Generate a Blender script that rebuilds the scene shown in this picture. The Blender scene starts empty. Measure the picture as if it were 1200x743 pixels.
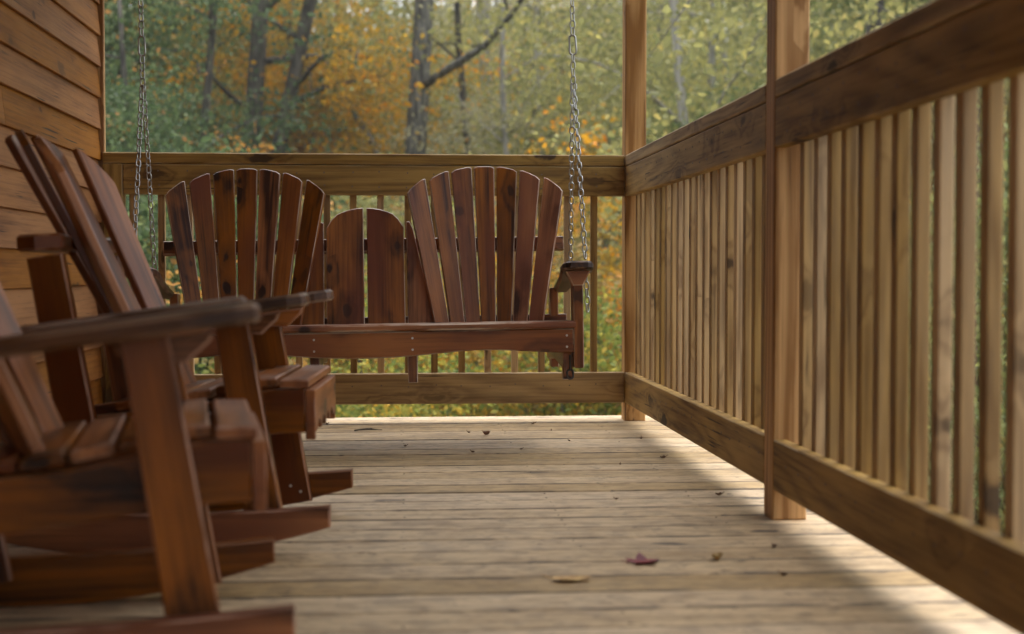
import bpy, math, random
import numpy as np
from mathutils import Vector, Matrix, Euler

random.seed(7)
RNG = np.random.default_rng(11)
R = math.radians
scene = bpy.context.scene
COL = scene.collection

# ------------------------------------------------------------------ camera
cam_d = bpy.data.cameras.new('camera')
cam = bpy.data.objects.new('camera', cam_d)
COL.objects.link(cam)
scene.camera = cam
cam.location = (0, 0, 0.64)
cam.rotation_euler = (R(90 - 1.9), 0, R(-4.53))
cam_d.sensor_width = 36
cam_d.lens = 50
cam_d.clip_start = 0.05
cam_d.clip_end = 600
cam_d.dof.use_dof = True
cam_d.dof.focus_distance = 5.1
cam_d.dof.aperture_fstop = 2.5
cam_d.dof.aperture_blades = 0

# ------------------------------------------------------------------ light
SUN_EL, SUN_AZ = 76.0, 45.0        # azimuth clockwise from +Y
w = bpy.data.worlds.new('World')
scene.world = w
w.use_nodes = True
wn = w.node_tree
bg = wn.nodes['Background']
sky = wn.nodes.new('ShaderNodeTexSky')
sky.sky_type = 'NISHITA'
sky.sun_disc = False
sky.sun_elevation = R(SUN_EL)
sky.sun_rotation = R(SUN_AZ)
sky.dust_density = 4.0
sky.air_density = 1.0
hs = wn.nodes.new('ShaderNodeHueSaturation')      # overcast: the sky's blue is mostly gone
hs.inputs['Saturation'].default_value = 0.30
wn.links.new(sky.outputs[0], hs.inputs['Color'])
wn.links.new(hs.outputs[0], bg.inputs[0])
bg.inputs[1].default_value = 0.15
sd = bpy.data.lights.new('sun', 'SUN')
sd.energy = 0.62
sd.angle = R(70)
sd.color = (1.0, 0.995, 0.985)
so = bpy.data.objects.new('sun', sd)
COL.objects.link(so)
dvec = Vector((math.sin(R(SUN_AZ)) * math.cos(R(SUN_EL)), math.cos(R(SUN_AZ)) * math.cos(R(SUN_EL)), math.sin(R(SUN_EL))))
so.rotation_euler = dvec.to_track_quat('Z', 'Y').to_euler()
so.location = (6, 4, 12)
scene.view_settings.view_transform = 'Standard'
scene.view_settings.look = 'None'
scene.view_settings.exposure = 1.72
scene.view_settings.gamma = 1
scene.view_settings.use_curve_mapping = False
scene.render.engine = 'CYCLES'
scene.cycles.max_bounces = 8
scene.cycles.diffuse_bounces = 5
scene.cycles.transparent_max_bounces = 8

# ------------------------------------------------------------------ materials
def new_mat(name):
    m = bpy.data.materials.new(name)
    m.use_nodes = True
    nt = m.node_tree
    for n in list(nt.nodes):
        nt.nodes.remove(n)
    out = nt.nodes.new('ShaderNodeOutputMaterial')
    b = nt.nodes.new('ShaderNodeBsdfPrincipled')
    nt.links.new(b.outputs[0], out.inputs[0])
    return m, nt, b, out

def N(nt, t, **kw):
    n = nt.nodes.new(t)
    for k, v in kw.items():
        setattr(n, k, v)
    return n

def math_n(nt, op, a, b=None, c=None, clamp=False):
    n = N(nt, 'ShaderNodeMath', operation=op)
    n.use_clamp = clamp
    for i, v in enumerate((a, b, c)):
        if v is None:
            continue
        if isinstance(v, (int, float)):
            n.inputs[i].default_value = v
        else:
            nt.links.new(v, n.inputs[i])
    return n.outputs[0]

def mix_c(nt, fac, a, b, blend='MIX'):
    n = N(nt, 'ShaderNodeMix', data_type='RGBA', blend_type=blend)
    for i, v in ((0, fac), (6, a), (7, b)):
        if isinstance(v, (int, float)):
            n.inputs[i].default_value = v
        elif isinstance(v, tuple):
            n.inputs[i].default_value = (*v, 1)
        else:
            nt.links.new(v, n.inputs[i])
    return n.outputs[2]

def smooth(nt, v, lo, hi, a=0.0, b=1.0):
    n = N(nt, 'ShaderNodeMapRange', interpolation_type='SMOOTHSTEP')
    nt.links.new(v, n.inputs[0])
    n.inputs[1].default_value = lo
    n.inputs[2].default_value = hi
    n.inputs[3].default_value = a
    n.inputs[4].default_value = b
    return n.outputs[0]

def wood(name, light, dark, knot=(0.03, 0.012, 0.006), rough=0.6, ring=34, ring_amt=0.6, fib=0.5, knots=0.9,
         knot_scale=(3.2, 6.5), tint=0.35, weather=0.0, weather_col=(0.3, 0.3, 0.28), coat=0.0, bump=0.25,
         check=0.0, hue2=None, kprob=0.5, edge_tone=0.0, edge_tone_col=(0.4, 0.3, 0.22), bigamp=0.7, spec=0.4, fx=1.0):
    """procedural timber: uses the per-board grain coordinates 'gc' (x along the grain) and the random 'gr'"""
    m, nt, b, out = new_mat(name)
    L = nt.links.new
    gc = N(nt, 'ShaderNodeAttribute', attribute_name='gc')
    gr = N(nt, 'ShaderNodeAttribute', attribute_name='gr').outputs['Fac']
    def mapped(sx, sy, sz):
        mp = N(nt, 'ShaderNodeMapping')
        L(gc.outputs['Vector'], mp.inputs[0])
        mp.inputs['Scale'].default_value = (sx, sy, sz)
        return mp.outputs[0]
    def noise(vec, scale, det, ro=0.5):
        n = N(nt, 'ShaderNodeTexNoise')
        L(vec, n.inputs['Vector'])
        n.inputs['Scale'].default_value = scale
        n.inputs['Detail'].default_value = det
        n.inputs['Roughness'].default_value = ro
        return n.outputs[0]
    # knots
    vor = N(nt, 'ShaderNodeTexVoronoi', voronoi_dimensions='2D', feature='F1')
    L(mapped(knot_scale[0], knot_scale[1], 0.15), vor.inputs['Vector'])
    vor.inputs['Scale'].default_value = 1.0
    wob = noise(mapped(9, 14, 14), 2.0, 2)
    kd = math_n(nt, 'ADD', vor.outputs['Distance'], math_n(nt, 'MULTIPLY_ADD', wob, 0.30, -0.15))
    sep = N(nt, 'ShaderNodeSeparateColor')
    L(vor.outputs['Color'], sep.inputs[0])
    ksel = math_n(nt, 'MULTIPLY_ADD', sep.outputs[0], 0.14, 0.02)      # every knot its own size
    khas = math_n(nt, 'LESS_THAN', sep.outputs[2], kprob)
    kmask = math_n(nt, 'MULTIPLY', smooth(nt, math_n(nt, 'SUBTRACT', kd, ksel), -0.03, 0.035, 1, 0), math_n(nt, 'MULTIPLY', khas, math_n(nt, 'MULTIPLY_ADD', sep.outputs[1], 0.6 * knots, 0.4 * knots)))
    khalo = math_n(nt, 'MULTIPLY', smooth(nt, kd, 0.02, 0.42, 1, 0), khas)
    # rings: contour lines of a stretched noise, pushed round the knots
    n0 = noise(mapped(0.55, 6.0, 6.0), 1.0, 1.5, 0.4)
    n1 = math_n(nt, 'ADD', n0, math_n(nt, 'MULTIPLY', khalo, 0.16))
    fine = noise(mapped(2.5 * fx, 90, 90), 1.0, 4, 0.6)
    ph = math_n(nt, 'ADD', math_n(nt, 'MULTIPLY', n1, float(ring) * 3.0), math_n(nt, 'MULTIPLY', fine, 1.3))
    s = math_n(nt, 'MULTIPLY_ADD', math_n(nt, 'SINE', ph), 0.5, 0.5)
    s = math_n(nt, 'POWER', s, 1.6)
    rings = math_n(nt, 'MULTIPLY', s, ring_amt)
    fibre = math_n(nt, 'MULTIPLY', smooth(nt, fine, 0.38, 0.7), fib)
    fac = math_n(nt, 'ADD', rings, fibre, clamp=True)
    big = noise(mapped(1.6 * fx ** 0.5, 7, 7), 1.0, 4, 0.6)
    fac = math_n(nt, 'ADD', fac, math_n(nt, 'MULTIPLY_ADD', big, bigamp * 1.6, -bigamp * 0.8), clamp=True)
    colr = mix_c(nt, fac, light, dark)
    if hue2:
        colr = mix_c(nt, smooth(nt, noise(mapped(1.1, 3, 3), 1.3, 2), 0.45, 0.7), colr, hue2)
    colr = mix_c(nt, math_n(nt, 'MULTIPLY', khalo, 0.5 * knots), colr, dark)
    colr = mix_c(nt, kmask, colr, knot)
    if weather > 0:
        wm = smooth(nt, noise(mapped(1.6 * fx, 16, 16), 1.0, 6, 0.65), 0.46, 0.64)
        colr = mix_c(nt, math_n(nt, 'MULTIPLY', wm, weather), colr, weather_col)
    if check > 0:
        ck = smooth(nt, noise(mapped(3.0 * fx, 100, 100), 1.0, 2, 0.5), 0.62, 0.70)
        cz = smooth(nt, noise(mapped(2.0 * fx, 12, 12), 1.0, 2, 0.5), 0.46, 0.60)
        ck = math_n(nt, 'MULTIPLY', math_n(nt, 'MULTIPLY', ck, cz), check)
        colr = mix_c(nt, ck, colr, knot)
    if edge_tone > 0:            # rubbed arrises; on chairs and swing the pale tone also paints edge light
        ew = N(nt, 'ShaderNodeAttribute', attribute_name='ew').outputs['Fac']
        wn_ = smooth(nt, noise(mapped(7, 20, 20), 1.0, 3), 0.36, 0.6)
        colr = mix_c(nt, math_n(nt, 'MULTIPLY', math_n(nt, 'MULTIPLY', ew, wn_), edge_tone), colr, edge_tone_col)
    # each board its own tone
    hv = N(nt, 'ShaderNodeHueSaturation')
    L(colr, hv.inputs['Color'])
    L(math_n(nt, 'MULTIPLY_ADD', gr, tint * 2, 1 - tint), hv.inputs['Value'])
    L(math_n(nt, 'MULTIPLY_ADD', gr, -0.3, 1.15), hv.inputs['Saturation'])
    L(hv.outputs[0], b.inputs['Base Color'])
    L(math_n(nt, 'MULTIPLY_ADD', big, 0.35, rough - 0.17, clamp=True), b.inputs['Roughness'])
    b.inputs['Specular IOR Level'].default_value = spec
    if coat:
        b.inputs['Coat Weight'].default_value = coat
        b.inputs['Coat Roughness'].default_value = 0.28
    bp = N(nt, 'ShaderNodeBump')
    bp.inputs['Strength'].default_value = bump
    bp.inputs['Distance'].default_value = 0.002
    hgt = math_n(nt, 'SUBTRACT', math_n(nt, 'MULTIPLY', fine, -1.0), math_n(nt, 'MULTIPLY', kmask, 0.6))
    L(hgt, bp.inputs['Height'])
    L(bp.outputs[0], b.inputs['Normal'])
    return m

M_CHAIR = wood('stained_cedar', (0.320, 0.098, 0.008), (0.018, 0.0048, 0.001), knot=(0.006, 0.002, 0.002), rough=0.40, ring=9,
               ring_amt=0.50, fib=0.40, tint=0.26, bump=0.4, knot_scale=(3.0, 5.5), hue2=(0.13, 0.028, 0.004), coat=0.12, kprob=0.6,
               edge_tone=0.85, edge_tone_col=(0.36, 0.19, 0.12), bigamp=1.5, spec=0.22)
M_ARM = wood('worn_dark_arms', (0.105, 0.040, 0.013), (0.030, 0.011, 0.005), knot=(0.010, 0.005, 0.004), rough=0.38, ring=9,
             ring_amt=0.5, fib=0.5, tint=0.2, bump=0.4, kprob=0.5, edge_tone=0.9, edge_tone_col=(0.24, 0.15, 0.10), bigamp=1.2, spec=0.35)
M_SWING = wood('stained_cedar_swing', (0.37, 0.135, 0.036), (0.042, 0.012, 0.004), knot=(0.012, 0.005, 0.005), rough=0.42, ring=9,
               ring_amt=0.5, fib=0.42, tint=0.34, bump=0.4, knot_scale=(4.2, 7.5), hue2=(0.17, 0.050, 0.024), coat=0.15, kprob=0.6,
               edge_tone=0.95, edge_tone_col=(0.55, 0.43, 0.33), bigamp=1.6, spec=0.30)
M_RAIL = wood('treated_pine_rail', (0.43, 0.275, 0.095), (0.16, 0.086, 0.028), knot=(0.022, 0.009, 0.005), rough=0.62, ring=22,
              ring_amt=0.45, fib=0.45, tint=0.10, weather=0.3, weather_col=(0.055, 0.034, 0.018), check=0.9, knot_scale=(2.6, 6.5), kprob=0.4,
              edge_tone=0.5, edge_tone_col=(0.60, 0.46, 0.28), bigamp=1.0, spec=0.25)
M_POST = wood('pine_post', (0.60, 0.37, 0.18), (0.26, 0.13, 0.05), knot=(0.05, 0.02, 0.01), rough=0.6, ring=16,
              ring_amt=0.9, fib=0.4, tint=0.08, check=0.6, knot_scale=(1.6, 6.5), kprob=0.3, spec=0.25)
M_BAL = wood('pine_baluster', (0.51, 0.335, 0.145), (0.22, 0.125, 0.048), knot=(0.018, 0.009, 0.006), rough=0.6, ring=20,
             ring_amt=0.5, fib=0.5, tint=0.26, weather=0.25, weather_col=(0.2, 0.16, 0.12), knot_scale=(4.2, 15.0), check=0.6, kprob=0.3, bigamp=1.0, spec=0.25)
M_DECK = wood('weathered_deck_pine', (0.56, 0.405, 0.225), (0.30, 0.200, 0.100), knot=(0.040, 0.028, 0.022), rough=0.58, ring=20,
              ring_amt=0.40, fib=0.6, tint=0.20, weather=0.4, weather_col=(0.18, 0.135, 0.09), check=1.0, knot_scale=(3.0, 8.0), bump=0.5,
              kprob=0.3, edge_tone=0.9, edge_tone_col=(0.09, 0.07, 0.05), bigamp=0.7, fx=9.0)
M_WALL = wood('cedar_siding', (0.33, 0.128, 0.020), (0.15, 0.050, 0.007), knot=(0.03, 0.012, 0.006), rough=0.6, ring=6,
              ring_amt=0.3, fib=0.55, tint=0.20, knot_scale=(2.2, 5.5), knots=0.8, check=0.9, bump=0.4, kprob=0.3, bigamp=1.0, spec=0.25)
M_CEIL = wood('ceiling_boards', (0.12, 0.065, 0.03), (0.07, 0.035, 0.016), rough=0.7, tint=0.1)

def simple(name, col, rough=0.5, metal=0.0, var=0.3, scale=30):
    m, nt, b, out = new_mat(name)
    tc = N(nt, 'ShaderNodeTexCoord')
    n = N(nt, 'ShaderNodeTexNoise')
    n.inputs['Scale'].default_value = scale
    n.inputs['Detail'].default_value = 4
    nt.links.new(tc.outputs['Object'], n.inputs['Vector'])
    c = mix_c(nt, n.outputs[0], tuple(v * (1 - var) for v in col), tuple(min(1, v * (1 + var)) for v in col))
    nt.links.new(c, b.inputs['Base Color'])
    b.inputs['Roughness'].default_value = rough
    b.inputs['Metallic'].default_value = metal
    return m

M_STEEL = simple('zinc_steel', (0.42, 0.42, 0.40), 0.38, 1.0, 0.25, 60)
M_DARKSTEEL = simple('dark_steel', (0.10, 0.095, 0.09), 0.45, 1.0, 0.3, 60)
M_SCREW = simple('screw_steel', (0.62, 0.62, 0.6), 0.35, 1.0, 0.1, 60)

def bark(name, a, b_, scale=6):
    m, nt, b, out = new_mat(name)
    tc = N(nt, 'ShaderNodeTexCoord')
    mp = N(nt, 'ShaderNodeMapping')
    mp.inputs['Scale'].default_value = (3, 3, 0.6)
    nt.links.new(tc.outputs['Object'], mp.inputs[0])
    n = N(nt, 'ShaderNodeTexNoise')
    n.inputs['Scale'].default_value = scale
    n.inputs['Detail'].default_value = 5
    nt.links.new(mp.outputs[0], n.inputs['Vector'])
    c = mix_c(nt, smooth(nt, n.outputs[0], 0.35, 0.65), a, b_)
    nt.links.new(c, b.inputs['Base Color'])
    b.inputs['Roughness'].default_value = 0.9
    bp = N(nt, 'ShaderNodeBump')
    bp.inputs['Distance'].default_value = 0.03
    nt.links.new(n.outputs[0], bp.inputs['Height'])
    nt.links.new(bp.outputs[0], b.inputs['Normal'])
    return m

BARK_GREY = bark('bark_grey', (0.05, 0.045, 0.038), (0.17, 0.165, 0.14))
M_NAIL = simple('nail_heads', (0.16, 0.13, 0.10), 0.5, 0.6, 0.2, 60)
BARK_DARK = bark('bark_dark', (0.035, 0.03, 0.025), (0.10, 0.09, 0.07))
BARK_PALE = bark('bark_pale', (0.22, 0.21, 0.18), (0.42, 0.40, 0.35))

def leafmat(name, stops, trans=0.5):
    m, nt, b, out = new_mat(name)
    a = N(nt, 'ShaderNodeAttribute', attribute_name='lr')
    cr = N(nt, 'ShaderNodeValToRGB')
    nt.links.new(a.outputs['Fac'], cr.inputs[0])
    el = cr.color_ramp.elements
    while len(el) < len(stops):
        el.new(0.5)
    for e, (p, c) in zip(el, stops):
        e.position = p
        e.color = (*c, 1)
    nt.links.new(cr.outputs[0], b.inputs['Base Color'])
    b.inputs['Roughness'].default_value = 0.6
    b.inputs['Specular IOR Level'].default_value = 0.3
    t = N(nt, 'ShaderNodeBsdfTranslucent')
    nt.links.new(cr.outputs[0], t.inputs[0])
    mx = N(nt, 'ShaderNodeMixShader')
    mx.inputs[0].default_value = trans
    nt.links.new(b.outputs[0], mx.inputs[1])
    nt.links.new(t.outputs[0], mx.inputs[2])
    nt.links.new(mx.outputs[0], out.inputs[0])
    return m

L_GREEN = leafmat('leaves_green', [(0.0, (0.084, 0.128, 0.045)), (0.5, (0.168, 0.230, 0.075)), (0.85, (0.281, 0.317, 0.099)), (1.0, (0.421, 0.351, 0.099))])
L_DARK = leafmat('leaves_dark_green', [(0.0, (0.049, 0.081, 0.035)), (0.6, (0.105, 0.155, 0.062)), (0.92, (0.183, 0.230, 0.087)), (1.0, (0.393, 0.203, 0.062))])
L_OLIVE = leafmat('leaves_olive', [(0.0, (0.175, 0.185, 0.072)), (0.5, (0.314, 0.308, 0.113)), (0.85, (0.466, 0.426, 0.134)), (1.0, (0.582, 0.470, 0.144))])
L_YELLOW = leafmat('leaves_yellow', [(0.0, (0.20, 0.17, 0.04)), (0.3, (0.42, 0.29, 0.05)), (0.75, (0.72, 0.40, 0.03)), (1.0, (0.74, 0.30, 0.025))])
L_ORANGE = leafmat('leaves_orange', [(0.0, (0.14, 0.14, 0.05)), (0.35, (0.34, 0.24, 0.08)), (0.7, (0.52, 0.28, 0.06)), (1.0, (0.55, 0.25, 0.05))])
L_LIME = leafmat('leaves_lime', [(0.0, (0.103, 0.143, 0.035)), (0.45, (0.240, 0.286, 0.061)), (0.8, (0.515, 0.418, 0.071)), (1.0, (0.744, 0.440, 0.051))])
L_TAN = leafmat('leaves_tan', [(0.0, (0.24, 0.23, 0.14)), (0.5, (0.38, 0.36, 0.20)), (0.85, (0.47, 0.42, 0.22)), (1.0, (0.52, 0.41, 0.20))])

def ground_mat():
    m, nt, b, out = new_mat('leaf_litter_ground')
    tc = N(nt, 'ShaderNodeTexCoord')
    n = N(nt, 'ShaderNodeTexNoise')
    n.inputs['Scale'].default_value = 1.1
    n.inputs['Detail'].default_value = 8
    nt.links.new(tc.outputs['Object'], n.inputs['Vector'])
    v = N(nt, 'ShaderNodeTexVoronoi')
    v.inputs['Scale'].default_value = 9
    nt.links.new(tc.outputs['Object'], v.inputs['Vector'])
    c = mix_c(nt, v.outputs['Distance'], (0.17, 0.11, 0.055), (0.08, 0.06, 0.035))
    c = mix_c(nt, smooth(nt, n.outputs[0], 0.48, 0.6), c, (0.055, 0.075, 0.03))
    nt.links.new(c, b.inputs['Base Color'])
    b.inputs['Roughness'].default_value = 0.95
    return m
M_GROUND = ground_mat()

# ------------------------------------------------------------------ mesh helpers
class MB:
    def __init__(self):
        self.v, self.f, self.g, self.r, self.mi, self.e = [], [], [], [], [], []
    def add(self, verts, faces, gcs=None, gr=0.5, mi=0, ew=None):
        o = len(self.v)
        self.v += [tuple(p) for p in verts]
        self.g += [tuple(p) for p in (gcs if gcs is not None else verts)]
        self.r += [gr] * len(verts)
        for f in faces:
            self.f.append([i + o for i in f])
            self.mi.append(mi)
        self.e += ew if ew is not None else [0.0] * len(faces)
    def build(self, name, mats, parent=None, smooth_=False, loc=None):
        me = bpy.data.meshes.new(name)
        me.from_pydata(self.v, [], self.f)
        a = me.attributes.new('gc', 'FLOAT_VECTOR', 'POINT')
        a.data.foreach_set('vector', np.array(self.g, dtype=np.float32).ravel())
        a = me.attributes.new('gr', 'FLOAT', 'POINT')
        a.data.foreach_set('value', np.array(self.r, dtype=np.float32))
        a = me.attributes.new('ew', 'FLOAT', 'FACE')
        a.data.foreach_set('value', np.array(self.e, dtype=np.float32))
        for m in (mats if isinstance(mats, (list, tuple)) else [mats]):
            me.materials.append(m)
        me.polygons.foreach_set('material_index', self.mi)
        if smooth_:
            me.polygons.foreach_set('use_smooth', [True] * len(self.f))
        me.validate()
        me.update()
        o = bpy.data.objects.new(name, me)
        COL.objects.link(o)
        if parent:
            o.parent = parent
        if loc:
            o.location = loc
        return o

def frame(origin, ax, ay):
    """matrix whose local x runs along ax, y towards ay, z = x cross y"""
    x = Vector(ax).normalized()
    y = Vector(ay)
    y = (y - x * y.dot(x)).normalized()
    z = x.cross(y)
    m = Matrix.Identity(4)
    for i, c in enumerate((x, y, z)):
        for j in range(3):
            m[j][i] = c[j]
    m.translation = Vector(origin)
    return m

def prism(mb, outline, T, M=None, ch=0.003, gr=None, off=None, z0=None):
    """board: outline in local (x = grain, y), thickness T centred on z, all edges chamfered"""
    M = M or Matrix.Identity(4)
    if gr is None:
        gr = random.random()
    if off is None:
        off = Vector((random.uniform(0, 60), random.uniform(0, 60), random.uniform(0, 60)))
    pts = [Vector((p[0], p[1])) for p in outline]
    area = sum(pts[i].x * pts[(i + 1) % len(pts)].y - pts[(i + 1) % len(pts)].x * pts[i].y for i in range(len(pts)))
    if area < 0:
        pts.reverse()
    n = len(pts)
    ins = []
    for i in range(n):
        a, b, c = pts[i - 1], pts[i], pts[(i + 1) % n]
        d1 = (b - a).normalized()
        d2 = (c - b).normalized()
        n1 = Vector((-d1.y, d1.x))
        n2 = Vector((-d2.y, d2.x))
        k = n1 + n2
        den = max(0.35, 1 + n1.dot(n2))
        ins.append(b + k / den * ch)
    h = T / 2
    rings = [(ins, -h), (pts, -h + ch), (pts, h - ch), (ins, h)]
    vs, gs = [], []
    for ps, z in rings:
        for p in ps:
            q = Vector((p.x, p.y, z))
            vs.append(M @ q)
            gs.append(q + off)
    fs = [list(range(n))[::-1], [3 * n + i for i in range(n)]]
    ew = [0.0, 0.0]
    for r in range(3):
        for i in range(n):
            j = (i + 1) % n
            fs.append([r * n + i, r * n + j, (r + 1) * n + j, (r + 1) * n + i])
            ew.append(0.0 if r == 1 else 1.0)
    mb.add(vs, fs, gs, gr, ew=ew)

def rect(x0, x1, y0, y1):
    return [(x0, y0), (x1, y0), (x1, y1), (x0, y1)]

def board(mb, a, b, width, thick, wdir, ch=0.003, **k):
    """straight board from a to b, width measured towards wdir"""
    a, b = Vector(a), Vector(b)
    L = (b - a).length
    prism(mb, rect(0, L, -width / 2, width / 2), thick, frame(a, b - a, wdir), ch, **k)

def tube(mb, pts, rad, n=8, mi=0, cap=True):
    pts = [Vector(p) for p in pts]
    vs, fs = [], []
    up = Vector((0.13, 0.9, 0.2))
    for i, p in enumerate(pts):
        d = (pts[min(i + 1, len(pts) - 1)] - pts[max(i - 1, 0)]).normalized()
        x = d.cross(up)
        if x.length < 1e-3:
            x = d.cross(Vector((1, 0, 0)))
        x.normalize()
        y = d.cross(x)
        r = rad[i] if isinstance(rad, (list, tuple)) else rad
        for k in range(n):
            t = 2 * math.pi * k / n
            vs.append(p + (x * math.cos(t) + y * math.sin(t)) * r)
    for i in range(len(pts) - 1):
        for k in range(n):
            fs.append([i * n + k, i * n + (k + 1) % n, (i + 1) * n + (k + 1) % n, (i + 1) * n + k])
    if cap:
        fs.append(list(range(n))[::-1])
        fs.append([(len(pts) - 1) * n + k for k in range(n)])
    mb.add(vs, fs, mi=mi)

def tag(o, label=None, cat=None, group=None, kind=None):
    if label: o['label'] = label
    if cat: o['category'] = cat
    if group: o['group'] = group
    if kind: o['kind'] = kind
    return o

def empty(name, loc=(0, 0, 0), rot=(0, 0, 0)):
    o = bpy.data.objects.new(name, None)
    COL.objects.link(o)
    o.empty_display_size = 0.1
    o.location = loc
    o.rotation_euler = rot
    return o

def copy_tree(o, parent=None):
    c = o.copy()
    COL.objects.link(c)
    if parent:
        c.parent = parent
    for ch in list(o.children):
        copy_tree(ch, c)
    return c

def screws(pts, nrm, parent, r=0.0035):
    nrm = Vector(nrm).normalized()
    for p in pts:
        p = Vector(p)
        mb = MB()
        tube(mb, [p - nrm * 0.001, p + nrm * 0.0012], r, 8)
        mb.build('screw', M_SCREW, parent)

# ------------------------------------------------------------------ layout (metres; porch runs along +Y)
XR = 0.950          # inner face of the right railing and its posts
XW = -1.235         # face of the house wall
YB = 5.95           # inner face of the back railing
EAVE = 2.42
POST = 0.089

# ------------------------------------------------------------------ ground
def terrain(x, y):
    z = -2.7 - 0.02 * max(0, y - 6) + 0.25 * math.sin(x * 0.21) * math.cos(y * 0.17)
    if y > 34:
        z += 0.0042 * (y - 34) ** 2
    z += 0.012 * max(0, -x - 6) ** 1.4 * (1 if y > 8 else 0.3)
    return z
mb = MB()
nx, ny = 70, 90
xs = np.linspace(-170, 190, nx)
ys = np.concatenate([np.linspace(-60, 8, 14), np.linspace(10, 95, 50), np.linspace(100, 330, ny - 64)])
vs = [(x, y, terrain(x, min(y, 90))) for y in ys for x in xs]
fs = [[j * nx + i, j * nx + i + 1, (j + 1) * nx + i + 1, (j + 1) * nx + i] for j in range(len(ys) - 1) for i in range(nx - 1)]
mb.add(vs, fs)
tag(mb.build('ground', M_GROUND, smooth_=True), kind='structure')

# ------------------------------------------------------------------ deck floor
mb = MB()
y = -6.58
k = 0
pitch = 0.142
while y < YB + 0.13:
    wd = 0.1345
    x0, x1 = XW + 0.005, XR + 0.16
    dz = random.uniform(-0.0012, 0.0012)
    cuts = [x0, x1]
    for a, b_ in zip(cuts[:-1], cuts[1:]):
        cup = random.uniform(-0.004, 0.004)
        prism(mb, rect(a + 0.001, b_ - 0.001, -wd / 2, wd / 2), 0.036,
              frame((0, y + wd / 2 + random.uniform(-.001, .001), -0.018 + dz), (1, 0, 0), (0, 1, cup)), 0.0035)
    y += pitch
    k += 1
DECK_END = y
yy = -0.5 * 0 - 6.58
while yy < YB + 0.13:
    for xx in np.arange(XW + 0.03, XR + 0.1, 0.405):
        for q in (0.03, 0.105):
            px_, py_ = xx + random.uniform(-.006, .006), yy + q + random.uniform(-.004, .004)
            if random.random() < 0.6: tube(mb, [(px_, py_, -0.004), (px_, py_, 0.0006)], 0.0026, 7, mi=1)
    yy += pitch
floor = mb.build('porch_floor', [M_DECK, M_NAIL])
tag(floor, kind='structure')
mb = MB()
for xx in np.arange(XW + 0.03, XR + 0.1, 0.405):
    board(mb, (xx, -6.58, -0.134), (xx, 6.05, -0.134), 0.19, 0.038, (0, 0, 1))
board(mb, (XR + 0.14, -6.58, -0.14), (XR + 0.14, DECK_END - 0.03, -0.14), 0.19, 0.038, (0, 0, 1))
tag(mb.build('porch_floor_joists', M_CEIL), kind='structure')

# ------------------------------------------------------------------ house wall, corner board, porch roof
cabin = empty('cabin', (XW, 2, -0.1))
tag(cabin, 'wooden cabin with orange brown lap siding along the left side of the porch', 'house')
def under(o, p):
    o.parent = p
    o.matrix_parent_inverse = Matrix.Translation(-p.location)
    return o
mb = MB()
z = -0.055
Y0, Y1 = -7.0, YB + 0.02
expo = 0.127
while z < EAVE + 0.05:
    # each course: wedge-shaped lap board, thick at its bottom edge
    cuts = [Y0, random.uniform(0.2, 4.8), Y1] if random.random() < 0.55 else [Y0, Y1]
    for a, b_ in zip(cuts[:-1], cuts[1:]):
        M = frame((XW + 0.001, 0, z), (0, 1, 0), (0, 0, 1))
        gr = random.random()
        off = Vector((random.uniform(0, 60), random.uniform(0, 60), 0))
        t0, t1 = 0.019, 0.004
        hgt = expo + 0.02
        sec = [(-0.003, 0.0), (t0 - 0.002, 0.0), (t0, 0.002), (t1, hgt), (-0.003, hgt)]
        vs, gs = [], []
        nseg = 14
        for i in range(nseg + 1):
            yy = a + 0.001 + (b_ - a - 0.002) * i / nseg
            jit = 0.0012 * math.sin(yy * 3.1 + z * 40)
            for (sx, sz) in sec:
                vs.append((XW + sx + (jit if sx > 0.01 else 0), yy, z + sz))
                gs.append(Vector((yy, sz, sx)) + off)
        m_ = len(sec)
        fs = [list(range(m_)), [nseg * m_ + i for i in range(m_)][::-1]]
        for i in range(nseg):
            for q in range(m_):
                r_ = (q + 1) % m_
                fs.append([i * m_ + q, (i + 1) * m_ + q, (i + 1) * m_ + r_, i * m_ + r_])
        mb.add(vs, fs, gs, gr)
    z += expo
under(mb.build('siding_wall', M_WALL), cabin)
mb = MB()
board(mb, (XW - 0.085, -7.0, 1.2), (XW - 0.085, Y1, 1.2), 2.7, 0.15, (0, 0, 1), ch=0.001)
under(mb.build('wall_core', M_CEIL), cabin)
mb = MB()
board(mb, (XW - 0.02, Y1 + 0.016, -0.1), (XW - 0.02, Y1 + 0.016, EAVE), 0.10, 0.028, (1, 0, 0))
board(mb, (XW - 0.10, Y1 + 0.045, -0.1), (XW - 0.10, Y1 + 0.045, EAVE), 0.24, 0.026, (1, 0, 0))
under(mb.build('corner_board', M_POST), cabin)
roof = empty('porch_roof', (0, 2, EAVE))
roof.parent = cabin
roof.matrix_parent_inverse = Matrix.Translation(-cabin.location)
mb = MB()
xx = XW
while xx < XR + 0.16:
    board(mb, (xx + 0.05, -7.0, EAVE + 0.12), (xx + 0.05, YB + 0.16, EAVE + 0.12), 0.098, 0.02, (1, 0, 0))
    xx += 0.1
board(mb, (-0.1, -7.1, EAVE + 0.20), (-0.1, YB + 0.2, EAVE + 0.20), 2.55, 0.06, (1, 0, 0.06))
rr = mb.build('roof_deck', M_CEIL)
rr.parent = roof
rr.matrix_parent_inverse = Matrix.Translation(-Vector((0, 2, EAVE)))
mb = MB()
board(mb, (XR + 0.045, -7.0, EAVE + 0.055), (XR + 0.045, YB + 0.09, EAVE + 0.055), 0.11, 0.085, (0, 0, 1))
board(mb, (XW + 0.03, YB + 0.045, EAVE + 0.055), (XR, YB + 0.045, EAVE + 0.055), 0.11, 0.085, (0, 0, 1))
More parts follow.
